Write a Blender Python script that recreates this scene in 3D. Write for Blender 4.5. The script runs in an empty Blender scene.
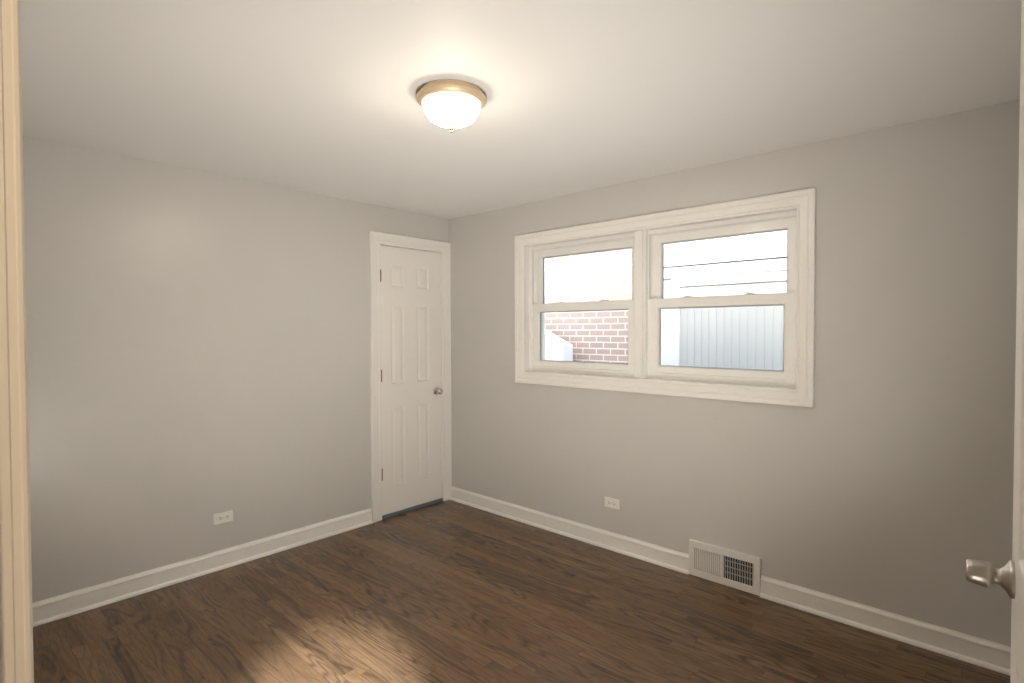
import bpy, bmesh, math, random
from mathutils import Vector, Matrix

S = bpy.context.scene
COL = S.collection
R = math.radians
PI = math.pi
rnd = random.Random(7)

# ------------------------------------------------------------------ camera
cam_d = bpy.data.cameras.new('camera')
cam = bpy.data.objects.new('camera', cam_d)
COL.objects.link(cam)
cam_d.sensor_fit = 'HORIZONTAL'
cam_d.sensor_width = 36.0
cam_d.lens = 544.93 * 36.0 / 1024.0
cam_d.clip_start = 0.02
YAW, PITCH, ROLL = 0.831151, -0.0205564, -0.0025503
fw = Vector((math.sin(YAW) * math.cos(PITCH), math.cos(YAW) * math.cos(PITCH), math.sin(PITCH)))
rt = Vector((math.cos(YAW), -math.sin(YAW), 0))
up = rt.cross(fw)
r2 = rt * math.cos(ROLL) + up * math.sin(ROLL)
u2 = up * math.cos(ROLL) - rt * math.sin(ROLL)
CAM = Vector((-3.1442, -3.60767, 1.47564))
M3 = Matrix((r2, u2, -fw)).transposed()
cam.matrix_world = Matrix.Translation(CAM) @ M3.to_4x4()
S.camera = cam

# ------------------------------------------------------------------ light and exposure
S.view_settings.view_transform = 'Standard'
S.view_settings.look = 'None'
S.view_settings.gamma = 1.0
S.view_settings.exposure = 0.34
S.view_settings.use_curve_mapping = False
S.cycles.caustics_reflective = False
S.cycles.caustics_refractive = False

W = bpy.data.worlds.new('sky')
S.world = W
W.use_nodes = True
wn = W.node_tree
wn.nodes.clear()
sky = wn.nodes.new('ShaderNodeTexSky')
sky.sky_type = 'NISHITA'
sky.sun_disc = False
sky.sun_elevation = R(38)
sky.sun_rotation = R(260)
sky.dust_density = 3.0
bg = wn.nodes.new('ShaderNodeBackground')
bg.inputs['Strength'].default_value = 0.68
wo = wn.nodes.new('ShaderNodeOutputWorld')
wn.links.new(sky.outputs[0], bg.inputs['Color'])
wn.links.new(bg.outputs[0], wo.inputs['Surface'])

sun_d = bpy.data.lights.new('sun', 'SUN')
sun_d.energy = 2.4
sun_d.angle = R(1.0)
sun_d.color = (1.0, 0.96, 0.9)
sun = bpy.data.objects.new('sun', sun_d)
COL.objects.link(sun)
SUN_DIR = Vector((0.87, 0.18, -0.46)).normalized()
sun.rotation_euler = SUN_DIR.to_track_quat('-Z', 'Y').to_euler()
sun.location = (-6, -2, 8)

# daylight portal over the twin window opening (helps the sky light find the window)
po_d = bpy.data.lights.new('window_portal', 'AREA')
po_d.shape = 'RECTANGLE'
po_d.size = 1.95
po_d.size_y = 1.0
po_d.cycles.is_portal = True
po = bpy.data.objects.new('window_portal', po_d)
COL.objects.link(po)
po.location = (0.2, -1.82, 1.64)
po.rotation_euler = (0, R(90), 0)
po.rotation_euler = Vector((-1, 0, 0)).to_track_quat('-Z', 'Z').to_euler()

# added unseen spotlight at the doorway head, makes the bright patch on the floor
hl_d = bpy.data.lights.new('added_floor_spot', 'SPOT')
hl_d.energy = 1700.0
hl_d.color = (0.84, 0.93, 1.0)
hl_d.spot_size = R(16)
hl_d.spot_blend = 0.9
hl_d.shadow_soft_size = 0.04
hl = bpy.data.objects.new('added_floor_spot', hl_d)
COL.objects.link(hl)
hl.location = (-3.13, -3.60, 2.05)
hl.rotation_euler = (Vector((-2.04, -1.60, 0)) - hl.location).to_track_quat('-Z', 'Y').to_euler()

hp_d = bpy.data.lights.new('hall_lamp', 'AREA')
hp_d.shape = 'DISK'
hp_d.size = 0.3
hp_d.energy = 13.0
hp_d.color = (1.0, 0.76, 0.50)
hp = bpy.data.objects.new('hall_lamp', hp_d)
COL.objects.link(hp)
hp.location = (-3.45, -3.85, 2.40)

# added soft fill light, unseen, low by the doorway, turned up towards the far corner of the ceiling
hw_d = bpy.data.lights.new('added_fill_softbox', 'AREA')
hw_d.shape = 'DISK'
hw_d.size = 0.8
hw_d.spread = R(110)
hw_d.energy = 18.5
hw_d.color = (1.0, 0.94, 0.85)
hw = bpy.data.objects.new('added_fill_softbox', hw_d)
COL.objects.link(hw)
hw.location = (-2.56, -3.2, 0.40)
hw.rotation_euler = (Vector((-0.6, -0.8, 2.44)) - hw.location).to_track_quat('-Z', 'Z').to_euler()


# ------------------------------------------------------------------ material helpers
def mat(name, rgb=(0.8, 0.8, 0.8), rough=0.5, metal=0.0, spec=0.5, coat=0.0, coat_rough=0.1):
    m = bpy.data.materials.new(name)
    m.use_nodes = True
    b = m.node_tree.nodes['Principled BSDF']
    b.inputs['Base Color'].default_value = (*rgb, 1)
    b.inputs['Roughness'].default_value = rough
    b.inputs['Metallic'].default_value = metal
    b.inputs['Specular IOR Level'].default_value = spec
    b.inputs['Coat Weight'].default_value = coat
    b.inputs['Coat Roughness'].default_value = coat_rough
    return m


class NT:
    """small node-tree helper"""
    def __init__(self, m):
        self.t = m.node_tree
        self.b = self.t.nodes['Principled BSDF']

    def n(self, kind, **kw):
        nd = self.t.nodes.new(kind)
        for k, v in kw.items():
            setattr(nd, k, v)
        return nd

    def link(self, a, b):
        self.t.links.new(a, b)

    def put(self, sock, v):
        if hasattr(v, 'is_output'):
            self.link(v, sock)
        else:
            sock.default_value = v

    def math(self, op, a, b=0.0, c=0.0):
        nd = self.n('ShaderNodeMath', operation=op)
        for i, v in enumerate((a, b, c)):
            self.put(nd.inputs[i], v)
        return nd.outputs[0]

    def ramp(self, fac, stops):
        nd = self.n('ShaderNodeValToRGB')
        e = nd.color_ramp.elements
        while len(e) < len(stops):
            e.new(0.5)
        for el, (p, c) in zip(e, stops):
            el.position = p
            el.color = (*c, 1)
        self.link(fac, nd.inputs[0])
        return nd.outputs[0]

    def mixc(self, fac, a, b, mode='MIX'):
        nd = self.n('ShaderNodeMix', data_type='RGBA', blend_type=mode)
        self.put(nd.inputs[0], fac)
        for i, v in ((6, a), (7, b)):
            if isinstance(v, tuple):
                v = (*v, 1)
            self.put(nd.inputs[i], v)
        return nd.outputs[2]

    def comb(self, x, y, z=0.0):
        nd = self.n('ShaderNodeCombineXYZ')
        for i, v in enumerate((x, y, z)):
            self.put(nd.inputs[i], v)
        return nd.outputs[0]

    def noise(self, vec, scale, detail=3.0, rough=0.5, dist=0.0):
        nd = self.n('ShaderNodeTexNoise')
        self.link(vec, nd.inputs['Vector'])
        nd.inputs['Scale'].default_value = scale
        nd.inputs['Detail'].default_value = detail
        nd.inputs['Roughness'].default_value = rough
        nd.inputs['Distortion'].default_value = dist
        return nd.outputs['Fac']

    def white(self, vec):
        nd = self.n('ShaderNodeTexWhiteNoise', noise_dimensions='3D')
        self.link(vec, nd.inputs['Vector'])
        return nd.outputs['Value']

    def bump(self, h, strength, dist):
        nd = self.n('ShaderNodeBump')
        nd.inputs['Strength'].default_value = strength
        nd.inputs['Distance'].default_value = dist
        self.link(h, nd.inputs['Height'])
        self.link(nd.outputs[0], self.b.inputs['Normal'])

    def coords(self):
        tc = self.n('ShaderNodeTexCoord')
        sp = self.n('ShaderNodeSeparateXYZ')
        self.link(tc.outputs['Object'], sp.inputs[0])
        return tc.outputs['Object'], sp.outputs[0], sp.outputs[1], sp.outputs[2]


def paint(name, rgb, rough, spec=0.5, bump=0.0, scale=220):
    m = mat(name, rgb, rough, spec=spec)
    if bump:
        k = NT(m)
        o, x, y, z = k.coords()
        k.bump(k.noise(o, scale, 2.0), bump, 0.001)
    return m


M_WALL = paint('greige wall paint', (0.60, 0.585, 0.56), 0.29, 0.42, 0.10, 260)
M_CEIL = paint('white ceiling paint', (0.87, 0.865, 0.85), 0.6, 0.3, 0.06, 200)
M_TRIM = paint('white semi-gloss trim paint', (0.87, 0.85, 0.815), 0.30, 0.5)
M_DOOR = paint('white satin door paint', (0.87, 0.85, 0.815), 0.34, 0.5)
M_VINYL = paint('white window vinyl', (0.88, 0.87, 0.84), 0.32, 0.5)
M_PLATE = paint('ivory outlet plastic', (0.87, 0.85, 0.80), 0.35)
M_SLOT = mat('dark socket slot', (0.03, 0.028, 0.025), 0.6)
M_VENT = paint('white enamelled register steel', (0.80, 0.78, 0.74), 0.35)
M_DARK = mat('dark duct shade', (0.03, 0.028, 0.025), 0.8)
M_NICKEL = mat('brushed satin nickel', (0.56, 0.53, 0.49), 0.33, 1.0)
M_CHROME = mat('polished nickel', (0.62, 0.60, 0.57), 0.14, 1.0)
M_HINGE = mat('aged nickel hinge', (0.22, 0.17, 0.12), 0.45, 0.7)
M_BRASS = mat('champagne brushed metal', (0.78, 0.62, 0.44), 0.42, 0.55)
M_FINIAL = mat('antique brass finial', (0.30, 0.19, 0.09), 0.45, 0.9)
M_LATCH = mat('grey latch plastic', (0.50, 0.50, 0.52), 0.4)
M_SLATE = paint('slate grey vinyl threshold', (0.12, 0.155, 0.175), 0.5)
M_RUBBER = mat('grey glazing gasket', (0.22, 0.23, 0.26), 0.6)
M_SIDING = paint('white painted siding', (0.66, 0.67, 0.68), 0.6, 0.3)
M_RIB = paint('off white ribbed panel', (0.44, 0.46, 0.45), 0.6, 0.3)
M_WHITE_EXT = paint('white painted masonry', (0.86, 0.86, 0.86), 0.7, 0.2)
M_CONC = paint('pale concrete', (0.55, 0.54, 0.52), 0.85, 0.2, 0.3, 30)
M_ROOF = paint('grey roofing', (0.22, 0.21, 0.20), 0.9, 0.2)


def oak_floor():
    m = mat('dark stained oak strip floor', (0.1, 0.06, 0.03), 0.28)
    k = NT(m)
    o, x, y, z = k.coords()
    PW = 0.057
    u = k.math('DIVIDE', x, PW)
    ci = k.math('FLOOR', u)
    fu = k.math('SUBTRACT', u, ci)
    r1 = k.white(k.comb(ci, 3.7, 0.0))
    r1b = k.white(k.comb(ci, 9.1, 2.0))
    # board lengths differ from strip to strip
    length = k.math('MULTIPLY_ADD', r1b, 0.7, 0.45)
    v = k.math('DIVIDE', k.math('MULTIPLY_ADD', r1, 7.3, y), length)
    ri = k.math('FLOOR', v)
    fv = k.math('SUBTRACT', v, ri)
    cell = k.comb(ci, ri, 1.3)
    a = k.white(cell)
    b = k.white(k.comb(ri, ci, 5.1))
    c = k.white(k.comb(ci, ri, 8.8))
    # cathedral figure: contour rings of a stretched noise, shifted per board
    gx = k.math('MULTIPLY_ADD', a, 37.0, k.math('MULTIPLY', x, 11.0))
    gy = k.math('MULTIPLY_ADD', b, 53.0, k.math('MULTIPLY', y, 1.5))
    gv = k.comb(gx, gy, k.math('MULTIPLY', c, 11.0))
    fld = k.noise(gv, 1.0, 1.5, 0.45, 0.25)
    wob = k.noise(k.comb(k.math('MULTIPLY', x, 60.0), k.math('MULTIPLY', y, 9.0), c), 1.0, 3.0, 0.6)
    fld = k.math('MULTIPLY_ADD', wob, 0.045, fld)
    freq = k.math('MULTIPLY_ADD', c, 5.0, 6.5)
    ph = k.math('FRACT', k.math('MULTIPLY', fld, freq))
    ring = k.math('ABSOLUTE', k.math('MULTIPLY_ADD', ph, 2.0, -1.0))
    ring = k.math('POWER', ring, 1.7)
    # fine pores along the board
    pv = k.comb(k.math('MULTIPLY_ADD', a, 91.0, k.math('MULTIPLY', x, 330.0)), k.math('MULTIPLY', y, 14.0), b)
    pore = k.noise(pv, 1.0, 2.0, 0.6)
    fine = k.ramp(pore, [(0.36, (0, 0, 0)), (0.62, (1, 1, 1))])
    blot = k.noise(k.comb(k.math('MULTIPLY_ADD', b, 17.0, k.math('MULTIPLY', x, 5.0)), k.math('MULTIPLY', y, 2.2), a), 1.0, 3.0, 0.6)
    base = k.ramp(a, [(0.0, (0.152, 0.083, 0.040)), (0.35, (0.187, 0.104, 0.050)),
                      (0.7, (0.224, 0.127, 0.062)), (1.0, (0.265, 0.152, 0.075))])
    base = k.mixc(k.math('MULTIPLY', blot, 0.55), base, (0.130, 0.080, 0.042))
    strength = k.math('MULTIPLY', ring, k.math('MULTIPLY_ADD', k.math('POWER', b, 1.5), 0.62, 0.22))
    col = k.mixc(strength, base, (0.022, 0.015, 0.011))
    pf = k.math('MULTIPLY', k.math('SUBTRACT', 1.0, fine), 0.38)
    col = k.mixc(pf, col, (0.030, 0.018, 0.011))
    # hairline seams between the boards
    eu = k.math('MINIMUM', fu, k.math('SUBTRACT', 1.0, fu))
    su = k.math('LESS_THAN', eu, 0.014)
    ev = k.math('MULTIPLY', k.math('MINIMUM', fv, k.math('SUBTRACT', 1.0, fv)), length)
    sv = k.math('LESS_THAN', ev, 0.0010)
    seam = k.math('MAXIMUM', su, sv)
    col = k.mixc(k.math('MULTIPLY', seam, 0.65), col, (0.012, 0.008, 0.006))
    k.link(col, k.b.inputs['Base Color'])
    rg = k.math('MULTIPLY_ADD', pore, 0.08, 0.19)
    k.link(rg, k.b.inputs['Roughness'])
    k.b.inputs['Specular IOR Level'].default_value = 0.5
    hgt = k.math('SUBTRACT', k.math('MULTIPLY', pore, 0.12), seam)
    hgt = k.math('MULTIPLY_ADD', a, 0.15, hgt)
    k.bump(hgt, 0.10, 0.0012)
    return m


def brick_mat():
    m = mat('red brick with pale mortar', (0.3, 0.15, 0.1), 0.85, spec=0.2)
    k = NT(m)
    o, x, y, z = k.coords()
    br = k.n('ShaderNodeTexBrick')
    k.link(k.comb(y, z, 0.0), br.inputs['Vector'])
    br.inputs['Color1'].default_value = (0.38, 0.29, 0.255, 1)
    br.inputs['Color2'].default_value = (0.33, 0.28, 0.27, 1)
    br.inputs['Mortar'].default_value = (0.72, 0.66, 0.60, 1)
    br.inputs['Scale'].default_value = 1.0
    br.inputs['Mortar Size'].default_value = 0.0085
    br.inputs['Mortar Smooth'].default_value = 0.25
    br.inputs['Brick Width'].default_value = 0.205
    br.inputs['Row Height'].default_value = 0.077
    n1 = k.noise(o, 9.0, 3.0)
    col = k.mixc(k.math('MULTIPLY', n1, 0.5), br.outputs['Color'], (0.38, 0.31, 0.28))
    k.link(col, k.b.inputs['Base Color'])
    k.bump(k.math('SUBTRACT', 1.0, br.outputs['Fac']), 0.5, 0.006)
    return m


def glass_mat():
    m = bpy.data.materials.new('clear window glass')
    m.use_nodes = True
    t = m.node_tree
    t.nodes.clear()
    fr = t.nodes.new('ShaderNodeFresnel')
    fr.inputs['IOR'].default_value = 1.2
    tr = t.nodes.new('ShaderNodeBsdfTransparent')
    tr.inputs['Color'].default_value = (0.95, 0.97, 0.965, 1)
    gl = t.nodes.new('ShaderNodeBsdfGlossy')
    gl.inputs['Roughness'].default_value = 0.0
    mx = t.nodes.new('ShaderNodeMixShader')
    ou = t.nodes.new('ShaderNodeOutputMaterial')
    t.links.new(fr.outputs[0], mx.inputs[0])
    t.links.new(tr.outputs[0], mx.inputs[1])
    t.links.new(gl.outputs[0], mx.inputs[2])
    t.links.new(mx.outputs[0], ou.inputs['Surface'])
    return m


def lit_glass():
    m = mat('lit alabaster glass', (0.9, 0.86, 0.8), 0.3)
    b = m.node_tree.nodes['Principled BSDF']
    b.inputs['Emission Color'].default_value = (1.0, 0.86, 0.68, 1)
    k = NT(m)
    o, x, y, z = k.coords()
    # emission is weighted towards the bowl's bottom to weaken the halo on the ceiling
    f = k.math('MULTIPLY', k.math('ADD', z, 0.044), -1.0 / 0.081)
    f = k.math('POWER', k.math('MAXIMUM', f, 0.0), 3.0)
    k.link(k.math('MULTIPLY', k.math('MULTIPLY_ADD', f, 1.5, 0.04), LAMP), b.inputs['Emission Strength'])
    return m


LAMP = 125.0
M_FLOOR = oak_floor()
M_BRICK = brick_mat()
M_GLASS = glass_mat()
M_LIT = lit_glass()


# ------------------------------------------------------------------ mesh helpers
def box(bm, x0, x1, y0, y1, z0, z1):
    vs = [bm.verts.new((x, y, z)) for x in (x0, x1) for y in (y0, y1) for z in (z0, z1)]
    for f in ((0, 1, 3, 2), (4, 6, 7, 5), (0, 4, 5, 1), (2, 3, 7, 6), (0, 2, 6, 4), (1, 5, 7, 3)):
        bm.faces.new([vs[i] for i in f])


def boxes(*bs):
    bm = bmesh.new()
    for b in bs:
        box(bm, *b)
    return bm


def bevel(bm, w, seg=2):
    bmesh.ops.bevel(bm, geom=list(bm.edges), offset=w, segments=seg, profile=0.5, affect='EDGES')
    return bm


def obj(name, bm, m, parent=None, smooth=False, loc=None, angle=None):
    bmesh.ops.recalc_face_normals(bm, faces=bm.faces)
    me = bpy.data.meshes.new(name)
    bm.to_mesh(me)
    bm.free()
    me.materials.append(m)
    if smooth:
        for p in me.polygons:
            p.use_smooth = True
        if angle:
            me.set_sharp_from_angle(angle=R(angle))
    o = bpy.data.objects.new(name, me)
    COL.objects.link(o)
    if parent is not None:
        o.parent = parent
    if loc is not None:
        o.location = loc
    return o


def thing(name, label, cat, loc=(0, 0, 0), rotz=0.0, group=None):
    o = bpy.data.objects.new(name, None)
    o.empty_display_size = 0.1
    COL.objects.link(o)
    o.location = loc
    o.rotation_euler = (0, 0, rotz)
    return tag(o, label, cat, group)


def tag(o, label, cat, group=None):
    o['label'] = label
    o['category'] = cat
    if group:
        o['group'] = group
    return o


def struct(o, label, cat):
    o['kind'] = 'structure'
    return tag(o, label, cat)


def lathe(profile, n=48, axis='Z', close=True):
    """profile: list of (radius, height)"""
    bm = bmesh.new()
    rings = []
    for r, h in profile:
        ring = []
        for i in range(n):
            a = 2 * PI * i / n
            c, s = r * math.cos(a), r * math.sin(a)
            co = (c, s, h) if axis == 'Z' else (c, h, s)
            ring.append(bm.verts.new(co))
        rings.append(ring)
    for a, b in zip(rings, rings[1:]):
        for i in range(n):
            j = (i + 1) % n
            bm.faces.new((a[i], a[j], b[j], b[i]))
    if close:
        bm.faces.new(rings[0])
        bm.faces.new(rings[-1])
    return bm


def prism(poly, lo, hi, axis):
    """poly: 2-D outline; extruded along the axis from lo to hi"""
    bm = bmesh.new()

    def co(a, b, t):
        return {'X': (t, a, b), 'Y': (a, t, b), 'Z': (a, b, t)}[axis]
    A = [bm.verts.new(co(a, b, lo)) for a, b in poly]
    B = [bm.verts.new(co(a, b, hi)) for a, b in poly]
    bm.faces.new(A)
    bm.faces.new(B[::-1])
    n = len(poly)
    for i in range(n):
        j = (i + 1) % n
        bm.faces.new((A[i], A[j], B[j], B[i]))
    return bm


def casing(path, prof, closed, place):
    """mitred moulding. path: corner points (a, b); prof: (u outward, t out of the wall)
    place(a, b, t) -> 3-D point"""
    bm = bmesh.new()
    n = len(path)
    ca = sum(p[0] for p in path) / n
    cb = sum(p[1] for p in path) / n
    rings = []
    for i, (a, b) in enumerate(path):
        ring = []
        for u, t in prof:
            da = -1 if a < ca else 1
            db = -1 if b < cb else 1
            if not closed and i in (0, n - 1):
                db = 0
            ring.append(bm.verts.new(place(a + da * u, b + db * u, t)))
        rings.append(ring)
    pairs = [(i, i + 1) for i in range(n - 1)] + ([(n - 1, 0)] if closed else [])
    m = len(prof)
    for i, j in pairs:
        for k in range(m):
            l = (k + 1) % m
            bm.faces.new((rings[i][k], rings[i][l], rings[j][l], rings[j][k]))
    if not closed:
        bm.faces.new(rings[0])
        bm.faces.new(rings[-1][::-1])
    return bm


CASE = [(0.0, 0.0), (0.0, 0.010), (0.004, 0.0125), (0.022, 0.0125), (0.027, 0.010), (0.032, 0.0135),
        (0.054, 0.0165), (0.060, 0.0165), (0.065, 0.0185), (0.080, 0.0205), (0.087, 0.0205), (0.090, 0.018), (0.090, 0.0)]


def scaled(prof, w):
    return [(u * w / 0.090, t) for u, t in prof]


# ------------------------------------------------------------------ the room shell
H = 2.44
XW = -3.11          # room face of the west wall (the doorway the camera stands in)
YS = -4.35          # south wall
YC = -3.66          # face of the closet wall
XC = -2.72          # its outside corner
XH, YH0, YH1 = -4.5, -5.2, -1.6   # the hall behind

struct(obj('floor', boxes((XH, 0.0, YH0, 0.0, -0.08, 0.0), (-0.82, 0.02, 0.0, 0.12, -0.08, 0.0)), M_FLOOR),
       'dark stained oak strip floor with a satin finish', 'floor')
struct(obj('ceiling', boxes((XH - 0.12, 0.16, YH0 - 0.12, 0.9, H, H + 0.12)), M_CEIL),
       'plain white ceiling with one round lamp on it', 'ceiling')

# back wall with the closet door opening (x -0.715 .. -0.08)
DX0, DX1, DZ = -0.715, -0.081, 2.150
struct(obj('wall_back', boxes((XW - 0.12, DX0, 0, 0.12, 0, H), (DX1, 0.16, 0, 0.12, 0, H), (DX0, DX1, 0, 0.12, DZ, H)), M_WALL),
       'plain greige wall with the narrow white door at its right end', 'wall')
struct(obj('wall_closet_back', boxes((-1.2, 0.16, 0.75, 0.85, 0, H), (-1.2, -1.1, 0.12, 0.75, 0, H), (0.06, 0.16, 0.12, 0.75, 0, H)), M_WALL),
       'closet wall behind the narrow white door', 'wall')
struct(obj('floor_closet', boxes((-1.1, 0.06, 0.12, 0.75, -0.08, 0.0)), M_SLATE), 'slate grey closet floor behind the narrow door', 'floor')

# right wall with the window opening
OY0, OY1, OZ0, OZ1 = -2.790, -0.862, 1.150, 2.125
struct(obj('wall_right', boxes((0, 0.16, -4.47, OY0, 0, H), (0, 0.16, OY1, 0, 0, H),
                               (0, 0.16, OY0, OY1, 0, OZ0), (0, 0.16, OY0, OY1, OZ1, H)), M_WALL),
       'greige wall that holds the twin white window', 'wall')

# west wall with the doorway opening y -3.9 .. -3.10
JY0, JY1, JZ = -3.93, -3.095, 2.08
struct(obj('wall_left', boxes((XW - 0.12, XW, JY1, 0.0, 0, H), (XW - 0.12, XW, YS - 0.12, JY0, 0, H), (XW - 0.12, XW, JY0, JY1, JZ, H)), M_WALL),
       'greige wall beside the entry doorway at the left edge', 'wall')
# closet wall on the right with its own opening
CX0, CX1, CZ = -2.585, -1.765, 2.09
struct(obj('wall_front', boxes((XC, CX0, YC - 0.1, YC, 0, H), (CX1, 0, YC - 0.1, YC, 0, H), (CX0, CX1, YC - 0.1, YC, CZ, H),
                               (XC, XC + 0.1, YS, YC - 0.1, 0, H), (XW - 0.12, 0, YS - 0.12, YS, 0, H)), M_WALL),
       'greige wall behind the half seen open door at right', 'wall')
struct(obj('wall_hall', boxes((XH - 0.12, XH, YH0, YH1, 0, H), (XH - 0.12, XW - 0.12, YH0 - 0.12, YH0, 0, H),
                              (XH - 0.12, XW - 0.12, YH1, YH1 + 0.12, 0, H), (XW - 0.12, XW, YH0, YS - 0.12, 0, H)), M_WALL),
       'hall wall behind the entry doorway', 'wall')

# roof above, whose eave shades the lower part of the neighbouring wall
struct(obj('roof', boxes((XH - 0.6, 0.55, YH0 - 0.6, 1.6, 2.66, 2.80)), M_ROOF), 'roof slab and eave of the house', 'roof')

# baseboards
BASE = [(0, 0), (0.026, 0), (0.026, 0.006), (0.0235, 0.013), (0.018, 0.0185), (0.013, 0.020), (0.013, 0.086),
        (0.0155, 0.089), (0.0155, 0.096), (0.011, 0.103), (0.006, 0.108), (0.005, 0.113), (0, 0.113)]
struct(obj('baseboard_back', prism([(-d, z) for d, z in BASE], XW, -0.805, 'X'), M_TRIM),
       'white moulded baseboard along the wall left of the narrow door', 'baseboard')
bmb = prism([(-d, z) for d, z in BASE], -2.196, -0.020, 'Y')
struct(obj('baseboard_right', bmb, M_TRIM), 'white moulded baseboard running from the corner to the floor vent', 'baseboard')
struct(obj('baseboard_front', prism([(-d, z) for d, z in BASE], YC, -2.608, 'Y'), M_TRIM),
       'white moulded baseboard right of the floor vent', 'baseboard')
struct(obj('baseboard_left', prism([(XW + d, z) for d, z in BASE], -2.99, -0.026, 'Y'), M_TRIM),
       'white moulded baseboard on the wall beside the entry doorway', 'baseboard')

# casing of the narrow door
struct(obj('trim_1', casing([(DX0 + 0.006, 0.0), (DX0 + 0.006, DZ - 0.006), (DX1 - 0.004, DZ - 0.006), (DX1 - 0.004, 0.0)],
                            scaled(CASE, 0.090), False, lambda a, b, t: (min(a, -0.0005), -t, b)), M_TRIM),
       'white moulded casing around the narrow six-panel door', 'door casing')
# jamb lining of the narrow door
struct(obj('trim_2', boxes((DX0, DX0 + 0.008, 0.0, 0.12, 0, DZ), (DX1 - 0.008, DX1, 0.0, 0.12, 0, DZ), (DX0, DX1, 0.0, 0.12, DZ - 0.008, DZ),
                           (DX0 + 0.008, DX0 + 0.02, 0.040, 0.075, 0, DZ - 0.008), (DX1 - 0.02, DX1 - 0.008, 0.040, 0.075, 0, DZ - 0.008),
                           (DX0 + 0.008, DX1 - 0.008, 0.040, 0.075, DZ - 0.02, DZ - 0.008)), M_TRIM),
       'white jamb lining inside the narrow door casing', 'door jamb')
# slate strip under the narrow door
th = tag(obj('threshold', bevel(boxes((DX0 + 0.009, DX1 - 0.009, -0.010, 0.119, 0.0, 0.027)), 0.003, 2), M_SLATE),
         'dark slate grey threshold strip under the narrow white door', 'threshold')

# entry doorway casing and jamb: the pale upright at the left edge of the picture
struct(obj('trim_3', casing([(JY0 + 0.006, 0.0), (JY0 + 0.006, JZ - 0.006), (JY1 - 0.005, JZ - 0.006), (JY1 - 0.005, 0.0)],
                            [(0.0, 0.0), (0.0, 0.0085), (0.0012, 0.0095), (0.0012, 0.0140), (0.0, 0.0150), (0.0, 0.0172), (0.0015, 0.0188), (0.06, 0.0188), (0.085, 0.016), (0.085, 0.0)],
                            False, lambda a, b, t: (XW + t, a, b)), M_TRIM),
       'pale upright casing of the entry doorway at the left edge', 'door casing')
struct(obj('trim_4', boxes((XW - 0.12, XW, JY1 - 0.012, JY1, 0, JZ), (XW - 0.12, XW, JY0, JY0 + 0.012, 0, JZ), (XW - 0.12, XW, JY0, JY1, JZ - 0.012, JZ),
                           (XW - 0.075, XW - 0.040, JY1 - 0.024, JY1 - 0.012, 0, JZ - 0.012), (XW - 0.075, XW - 0.040, JY0 + 0.012, JY0 + 0.024, 0, JZ - 0.012)), M_TRIM),
       'pale jamb lining of the entry doorway at the left edge', 'door jamb')
# casing round the closet opening behind the right-hand door
struct(obj('trim_5', casing([(CX0 + 0.006, 0.0), (CX0 + 0.006, CZ - 0.006), (CX1 - 0.006, CZ - 0.006), (CX1 - 0.006, 0.0)],
                            scaled(CASE, 0.075), False, lambda a, b, t: (a, YC + t * 0.9, b)), M_TRIM),
       'white casing behind the open door at right', 'door casing')


# ------------------------------------------------------------------ six-panel doors
def door_slab(xs, zs, cells, t):
    """front face at y = 0 looking to -y; cells: set of (i, j) that are raised panels"""
    bm = bmesh.new()

    def quad(pts):
        bm.faces.new([bm.verts.new(p) for p in pts])
    for side in (0, 1):
        s = 1 if side == 0 else -1
        y0 = 0.0 if side == 0 else t
        for i in range(len(xs) - 1):
            for j in range(len(zs) - 1):
                a, b, c, d = xs[i], xs[i + 1], zs[j], zs[j + 1]
                if (i, j) not in cells:
                    quad([(a, y0, c), (b, y0, c), (b, y0, d), (a, y0, d)])
                    continue
                rings = [(0, 0), (0.004, 0.0015), (0.009, 0.0075), (0.013, 0.009), (0.019, 0.009), (0.040, 0.0025), (0.043, 0.0022)]
                prev = None
                for ins, dep in rings:
                    cur = [(a + ins, y0 + s * dep, c + ins), (b - ins, y0 + s * dep, c + ins),
                           (b - ins, y0 + s * dep, d - ins), (a + ins, y0 + s * dep, d - ins)]
                    if prev:
                        for k in range(4):
                            l = (k + 1) % 4
                            quad([prev[k], prev[l], cur[l], cur[k]])
                    prev = cur
                quad(prev)
    x0, x1, z0, z1 = xs[0], xs[-1], zs[0], zs[-1]
    for j in range(len(zs) - 1):
        for x in (x0, x1):
            quad([(x, 0, zs[j]), (x, t, zs[j]), (x, t, zs[j + 1]), (x, 0, zs[j + 1])])
    for i in range(len(xs) - 1):
        for z in (z0, z1):
            quad([(xs[i], 0, z), (xs[i], t, z), (xs[i + 1], t, z), (xs[i + 1], 0, z)])
    bmesh.ops.remove_doubles(bm, verts=bm.verts, dist=0.00005)
    return bm


CELLS = {(i, j) for i in (1, 3) for j in (1, 3, 5)}


def round_knob(parent, m):
    """axis along -y, rose flat on y = 0"""
    k = obj('door_knob', lathe([(0.012, -0.012), (0.012, -0.026), (0.016, -0.030), (0.023, -0.036), (0.0265, -0.044),
                                (0.0265, -0.050), (0.023, -0.058), (0.015, -0.063), (0.013, -0.0635), (0.004, -0.0625)], 40, 'Y'), m, parent, True, angle=50)
    r = obj('rose', lathe([(0.033, 0.0), (0.033, -0.003), (0.030, -0.006), (0.020, -0.010), (0.013, -0.013)], 40, 'Y'), m, k, True, angle=50)
    return k


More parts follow.
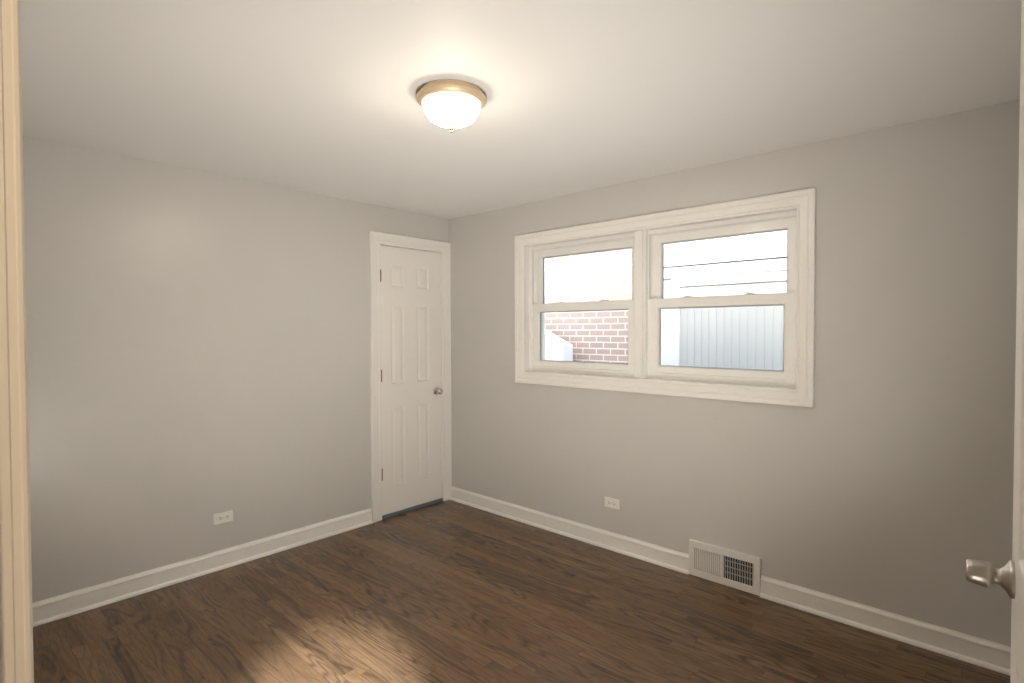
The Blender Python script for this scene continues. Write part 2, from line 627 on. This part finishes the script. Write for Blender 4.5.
d1 = struct(thing('door_1', 'narrow white six-panel door at the end of the left wall', 'door', (-0.704, 0.002, 0.0)),
            'narrow white six-panel door at the end of the left wall', 'door')
dw = 0.611
dz0 = 0.028
zs1 = [dz0, 0.225, 0.877, 1.048, 1.686, 1.818, 2.004, 2.138]
xs1 = [0.0, 0.096, 0.229, 0.352, 0.481, dw]
obj('slab', door_slab(xs1, zs1, CELLS, 0.035), M_DOOR, d1)
k1 = round_knob(d1, M_CHROME)
k1['label'] = 'polished nickel knob'
k1.location = (dw - 0.054, 0, 0.958)
hin = None
for z in (0.352, 1.123, 1.900):
    bm = lathe([(0.0105, -0.046), (0.0105, -0.016), (0.0095, -0.0155), (0.0105, -0.015), (0.0105, 0.015), (0.0095, 0.0155),
                (0.0105, 0.016), (0.0105, 0.046), (0.005, 0.050)], 16, 'Z')
    box(bm, -0.0035, 0.010, 0.001, 0.006, -0.046, 0.046)
    h = obj('hinge', bm, M_HINGE, d1, True, (-0.0045, -0.0055, z), 40)
    h['label'] = 'aged nickel hinge'


# right-hand door, ajar, seen almost edge-on
DW2 = 0.79
HX, HY = -2.572, -3.6602
ang = math.asin((3.6602 - 3.6168) / DW2)
d2 = struct(thing('door_2', 'white panel door with satin knob at the right edge', 'door', (HX, HY, 0.0), ang),
            'white panel door with satin knob at the right edge', 'door')
# local frame: x from hinge to free edge, the visible face looks to +y
xs2 = [0.0, 0.112, 0.342, 0.448, 0.678, DW2]
zs2 = [0.012, 0.245, 0.915, 1.082, 1.68, 1.80, 1.95, 2.072]
bm = door_slab(xs2, zs2, CELLS, 0.035)
bmesh.ops.translate(bm, verts=bm.verts, vec=(0, -0.035, 0))
obj('slab', bm, M_DOOR, d2)
kn = obj('door_knob', lathe([(0.0105, 0.020), (0.0105, 0.0265), (0.0185, 0.0275), (0.0222, 0.0310), (0.0228, 0.0350), (0.0222, 0.0430),
                             (0.0210, 0.0530), (0.0192, 0.0620), (0.0180, 0.0635), (0.0162, 0.0640), (0.0158, 0.0630), (0.006, 0.0630)], 56, 'Y'),
         M_NICKEL, d2, True, (DW2 - 0.046, 0.002, 1.028), 50)
kn['label'] = 'satin nickel tulip knob'
obj('rose', lathe([(0.0325, -0.002), (0.0325, 0.0022), (0.0310, 0.0040), (0.0260, 0.0065), (0.0205, 0.0105), (0.0165, 0.0145),
                   (0.0140, 0.0170), (0.0135, 0.0235), (0.0120, 0.0240), (0.0120, 0.0262)], 56, 'Y'), M_NICKEL, kn, True, angle=50)
bm = boxes((-0.013, 0.013, -0.0285, 0.0285, -0.001, 0.001))
lp = obj('latch_plate', boxes((-0.0012, 0.0012, -0.0125, 0.0125, -0.0285, 0.0285)), M_NICKEL, d2, False, (DW2, -0.0175, 1.028))
bm.free()
for z in (0.25, 1.05, 1.85):
    obj('hinge', lathe([(0.0062, -0.044), (0.0062, 0.044), (0.003, 0.048)], 16, 'Z'), M_HINGE, d2, True, (-0.004, 0.0055, z), 40)

# ------------------------------------------------------------------ the twin window
win = struct(thing('window_1', 'wide twin double-hung white window over the floor vent', 'window', (0, 0, 0)),
             'wide twin double-hung white window over the floor vent', 'window')
IY0, IY1, IZ0, IZ1 = -2.774, -0.876, 1.162, 2.113
WCASE = [(0.0, -0.002), (0.0, 0.011), (0.004, 0.014), (0.012, 0.014), (0.016, 0.011), (0.021, 0.0145),
         (0.046, 0.0175), (0.054, 0.0175), (0.058, 0.0155), (0.063, 0.0195), (0.078, 0.022), (0.087, 0.022), (0.090, 0.019), (0.090, 0.0)]
obj('casing', casing([(IY0, IZ0), (IY0, IZ1), (IY1, IZ1), (IY1, IZ0)], WCASE, True, lambda a, b, t: (-t, a, b)), M_TRIM, win)


def rect_ring(bm, x0, x1, y0, y1, z0, z1, l, r, b, t):
    """a rectangular frame: outer y0..y1 / z0..z1; l: width at y1 side, r: at y0 side"""
    box(bm, x0, x1, y0, y0 + r, z0, z1)
    box(bm, x0, x1, y1 - l, y1, z0, z1)
    box(bm, x0, x1, y0 + r, y1 - l, z0, z0 + b)
    box(bm, x0, x1, y0 + r, y1 - l, z1 - t, z1)


# jamb lining of the opening
bm = bmesh.new()
rect_ring(bm, 0.0, 0.050, IY0 - 0.016, IY1 + 0.014, IZ0 - 0.012, IZ1 + 0.012, 0.014, 0.016, 0.012, 0.012)
obj('jamb_lining', bm, M_TRIM, win)
MY0, MY1 = -1.884, -1.803
bm = boxes((0.012, 0.15, MY0, MY1, IZ0, IZ1))
bevel(bm, 0.003, 1)
box(bm, 0.006, 0.012, MY0 + 0.020, MY0 + 0.052, IZ0, IZ1)
box(bm, 0.0045, 0.0065, MY0 + 0.004, MY0 + 0.016, IZ0, IZ1)
obj('mullion', bm, M_VINYL, win)

for (a, b) in ((MY1, IY1), (IY0, MY0)):           # left and right unit: a = low y, b = high y
    left = b == IY1
    bm = bmesh.new()
    # outer vinyl frame with two tracks, stepped
    for x0, x1, l, r, bb, tt in ((0.046, 0.056, (0.030, 0.006), (0.010, 0.016), 0.020, 0.022),
                                 (0.056, 0.086, (0.022, 0.004), (0.006, 0.012), 0.026, 0.026),
                                 (0.086, 0.092, (0.034, 0.010), (0.010, 0.018), 0.026, 0.030),
                                 (0.092, 0.128, (0.024, 0.005), (0.006, 0.012), 0.030, 0.028),
                                 (0.128, 0.150, (0.074, 0.036), (0.014, 0.024), 0.036, 0.040)):
        i = 0 if left else 1
        rect_ring(bm, x0, x1, a, b, IZ0, IZ1, l[i], r[i], bb, tt)
    obj('window_frame', bm, M_VINYL, win)
    # lower sash (inner track) and upper sash (outer track)
    ya, yb = (a + 0.0075, b - 0.0235) if left else (a + 0.0135, b - 0.0035)
    for kind in ('lower', 'upper'):
        bm = bmesh.new()
        if kind == 'lower':
            x0, x1, z0, z1, bt, tp = 0.052, 0.084, IZ0 + 0.024, 1.674, 0.055, 0.056
            yy0, yy1 = ya, yb
            sl, sr = 0.062, 0.058
        else:
            x0, x1, z0, z1, bt, tp = 0.094, 0.126, 1.620, IZ1 - 0.026, 0.050, 0.052
            yy0, yy1 = ya, yb - (0.0 if left else 0.004)
            sl, sr = 0.056, 0.056
        rect_ring(bm, x0, x1, yy0, yy1, z0, z1, sl, sr, bt, tp)
        # glazing bead sloping to the glass
        gy0, gy1, gz0, gz1 = yy0 + sr, yy1 - sl, z0 + bt, z1 - tp
        gx = (x0 + x1) / 2 + 0.003
        sash = obj('sash', bm, M_VINYL, win)
        gm = casing([(gy0 + 0.006, gz0 + 0.006), (gy0 + 0.006, gz1 - 0.006), (gy1 - 0.006, gz1 - 0.006), (gy1 - 0.006, gz0 + 0.006)],
                    [(0.0, gx - 0.002), (0.0, gx - 0.005), (0.006, x0 + 0.002), (0.006, gx - 0.002)], True, lambda p, q, t: (t, p, q))
        obj('glazing_bead', gm, M_VINYL, sash)
        gk = bmesh.new()
        rect_ring(gk, gx - 0.0015, gx + 0.006, gy0 + 0.002, gy1 - 0.002, gz0 + 0.002, gz1 - 0.002, 0.008, 0.008, 0.007, 0.008)
        obj('gasket', gk, M_RUBBER, sash)
        obj('pane', boxes((gx - 0.001, gx + 0.002, gy0 + 0.001, gy1 - 0.001, gz0 + 0.001, gz1 - 0.001)), M_GLASS, sash)
        if kind == 'lower':
            # lift rail lip and the two sash latches on the meeting rail
            lip = boxes((x0 - 0.010, x0, yy0 + 0.05, yy1 - 0.05, z0 + 0.010, z0 + 0.018))
            bevel(lip, 0.002, 1)
            obj('lift_rail', lip, M_VINYL, sash)
            w = yy1 - yy0
            for f in (0.27, 0.73):
                yl = yy1 - w * (f + 0.035 if f < 0.5 else f)
                lt = prism([(-0.026, 0.0), (0.026, 0.0), (0.032, 0.012), (0.030, 0.016), (0.012, 0.014), (-0.004, 0.009), (-0.020, 0.006)], 0.056, 0.078, 'X')
                o = obj('sash_latch', lt, M_LATCH, sash, False, (0, yl, z1))

# ------------------------------------------------------------------ ceiling lamp
LX, LY = -1.655, -1.919
lamp = thing('ceiling_light', 'round flush ceiling light with lit white glass bowl and brass rim', 'ceiling light', (LX, LY, H))
pan = obj('rim', lathe([(0.126, 0.0), (0.1285, -0.003), (0.1285, -0.020), (0.136, -0.0215), (0.1425, -0.0235), (0.1435, -0.0265), (0.1425, -0.0295),
                        (0.1385, -0.032), (0.136, -0.0335), (0.132, -0.0375), (0.1275, -0.042), (0.1235, -0.0445), (0.1195, -0.0455), (0.115, -0.044), (0.112, -0.030), (0.112, -0.004)], 72),
          M_BRASS, lamp, True, angle=35)
pan['label'] = 'brushed champagne metal rim'
prof = []
for i in range(19):
    a = i / 18 * PI / 2
    prof.append((0.1180 * math.cos(a) ** 0.68 if i < 18 else 0.006, -0.041 - 0.084 * math.sin(a) ** 1.15))
obj('glass_bowl', lathe(prof, 72), M_LIT, lamp, True)
obj('finial', lathe([(0.004, -0.121), (0.0145, -0.1235), (0.0150, -0.128), (0.0105, -0.132), (0.0085, -0.135), (0.0105, -0.139), (0.0098, -0.144), (0.0050, -0.147),
                     (0.0038, -0.149), (0.0058, -0.152), (0.0052, -0.156), (0.002, -0.159)], 28), M_FINIAL, lamp, True, angle=60)


# ------------------------------------------------------------------ wall outlets
def outlet(label, loc, rotz):
    """plate lies in local x (width) / z (height), looks to -y; sideways duplex outlet"""
    t = thing('wall_outlet', label, 'outlet', loc, rotz, 'duplex wall outlets')
    p = boxes((-0.0575, 0.0575, -0.0055, 0.0, -0.034, 0.034))
    bevel(p, 0.0022, 2)
    obj('cover_plate', p, M_PLATE, t)
    for sx in (-0.0195, 0.0195):
        poly = []
        for i in range(28):
            a = 2 * PI * i / 28
            poly.append((max(-0.0142, min(0.0142, 0.0172 * math.cos(a))), 0.0172 * math.sin(a)))
        r = obj('socket', prism([(x, z) for x, z in poly], -0.0075, -0.0050, 'Y'), M_PLATE, t, False, (sx, 0, 0))
        # the outlet is mounted sideways: slots lie flat, the earth hole points to one side
        s = boxes((-0.0060, 0.0035, -0.0079, -0.0070, 0.0048, 0.0076), (-0.0048, 0.0035, -0.0079, -0.0070, -0.0076, -0.0048),
                  (0.0062, 0.0105, -0.0079, -0.0070, -0.0024, 0.0024))
        obj('slot', s, M_SLOT, r)
    obj('screw', lathe([(0.0032, -0.0054), (0.0032, -0.0066), (0.0018, -0.0072)], 16, 'Y'), M_NICKEL, t, True, angle=40)
    return t


outlet('white duplex wall outlet low on the left wall beside the door', (-1.867, 0.0, 0.313), 0.0)
outlet('white duplex wall outlet low under the twin window', (0.0, -1.6475, 0.3125), PI / 2 * 3)

# ------------------------------------------------------------------ floor-level vent register in the baseboard
VX = -0.022
vent = thing('wall_vent', 'white steel vent register set into the baseboard of the right wall', 'vent', (0, -2.402, 0.004))
y0, y1, z0, z1 = -0.205, 0.205, 0.0, 0.206
g = ((0.012, 0.172), (-0.170, -0.004))
zz0, zz1 = 0.040, 0.170
bm = bmesh.new()
# face plate with two openings
box(bm, VX, VX + 0.006, y0, y1, z0, zz0)
box(bm, VX, VX + 0.006, y0, y1, zz1, z1)
for a, b in ((y0, g[1][0]), (g[1][1], g[0][0]), (g[0][1], y1)):
    box(bm, VX, VX + 0.006, a, b, zz0, zz1)
# returns to the wall
box(bm, VX + 0.006, -0.0004, y0, y0 + 0.006, z0, z1)
box(bm, VX + 0.006, -0.0004, y1 - 0.006, y1, z0, z1)
box(bm, VX + 0.006, -0.0004, y0 + 0.006, y1 - 0.006, z1 - 0.006, z1)
box(bm, VX + 0.006, -0.0004, y0 + 0.006, y1 - 0.006, z0, z0 + 0.006)
obj('face_plate', bm, M_VENT, vent)
obj('duct_shade_sheet', boxes((-0.0030, -0.0006, y0 + 0.008, y1 - 0.008, 0.008, z1 - 0.008)), M_DARK, vent)  # flat dark sheet on the wall, stands in for the shade inside the duct
for gi, (a, b) in enumerate(g):
    n = 14 if gi == 0 else 12
    for i in range(n):
        yc = b - (i + 0.5) * (b - a) / n
        th_ = R(-56) if gi == 0 else R(0)           # blades of the two halves lean opposite ways
        L = 0.0046 if gi == 0 else 0.0056
        bm = bmesh.new()
        box(bm, -L, L, -0.0009, 0.0009, zz0, zz1)
        bmesh.ops.rotate(bm, verts=bm.verts, cent=(0, 0, 0), matrix=Matrix.Rotation(th_, 3, 'Z'))
        obj('blade', bm, M_VENT, vent, False, (VX + 0.0095, yc, 0))
dm = boxes(*[(-0.0055, -0.0042, g[1][0], g[1][1], zz0 + 0.030 + i * 0.034, zz0 + 0.034 + i * 0.034) for i in range(3)])
obj('damper', dm, M_VENT, vent)
lv = boxes((VX - 0.006, VX, -0.191, -0.186, 0.075, 0.135))
bevel(lv, 0.0012, 1)
obj('damper_lever', lv, M_VENT, vent)
for yy in (-0.196, 0.196):
    obj('screw', lathe([(0.0035, 0.0), (0.0035, -0.0012), (0.002, -0.0018)], 14, 'Y'), M_VENT, vent, True, (VX, yy, 0.188)).rotation_euler = (0, 0, -PI / 2)

# ------------------------------------------------------------------ outside the window
struct(obj('ground', boxes((0.16, 9.0, -9.0, 9.0, -0.7, -0.6)), M_CONC), 'pale concrete side yard outside the window', 'ground')
bh = thing('brick_house', 'neighbouring red brick house seen through the left panes', 'house', (2.6, 0, -0.6))
obj('brick_wall', boxes((0, 4.0, -0.36, 7.5, 0, 4.3)), M_BRICK, bh, False)
obj('roof_edge', boxes((-0.25, 4.2, -0.40, 7.7, 4.3, 4.45)), M_SIDING, bh)
tag(obj('stair_parapet', prism([(0.437, -0.6), (0.437, 1.288), (0.97, 1.535), (2.6, 2.3), (2.6, -0.6)], 2.22, 2.42, 'X'), M_WHITE_EXT),
    'white sloping stair parapet in front of the brick wall', 'parapet')
gr = thing('porch', 'white sided building seen through the right panes', 'building', (2.4, 0, -0.6))
OFF = 0.6
obj('wall', boxes((0.02, 3.5, -6.0, -0.42, 0, 4.0)), M_SIDING, gr)
fb = boxes((-0.02, 0.02, -6.0, -0.44, 2.035 + OFF, 2.15 + OFF))
obj('fascia', bevel(fb, 0.004, 1), M_SIDING, gr)
obj('drip_edge', boxes((-0.042, 0.02, -6.0, -0.43, 2.160 + OFF, 2.176 + OFF)), M_SIDING, gr)
pf = casing([(-4.6, 1.0), (-4.6, 1.94 + OFF), (-0.99, 1.94 + OFF), (-0.99, 1.0)], [(0, 0.0), (0, 0.03), (0.09, 0.03), (0.09, 0.0)], True, lambda a, b, t: (0.02 - t, a, b))
obj('panel_frame', pf, M_SIDING, gr)
bm = bmesh.new()
n = 46
for i in range(n):
    ya = -4.6 + i * (3.61 / n)
    yb = ya + 3.61 / n
    box(bm, 0.008, 0.020, ya, ya + (yb - ya) * 0.62, 1.0, 1.94 + OFF)
    box(bm, 0.014, 0.020, ya + (yb - ya) * 0.62, yb, 1.0, 1.94 + OFF)
obj('ribbed_panel', bm, M_RIB, gr)
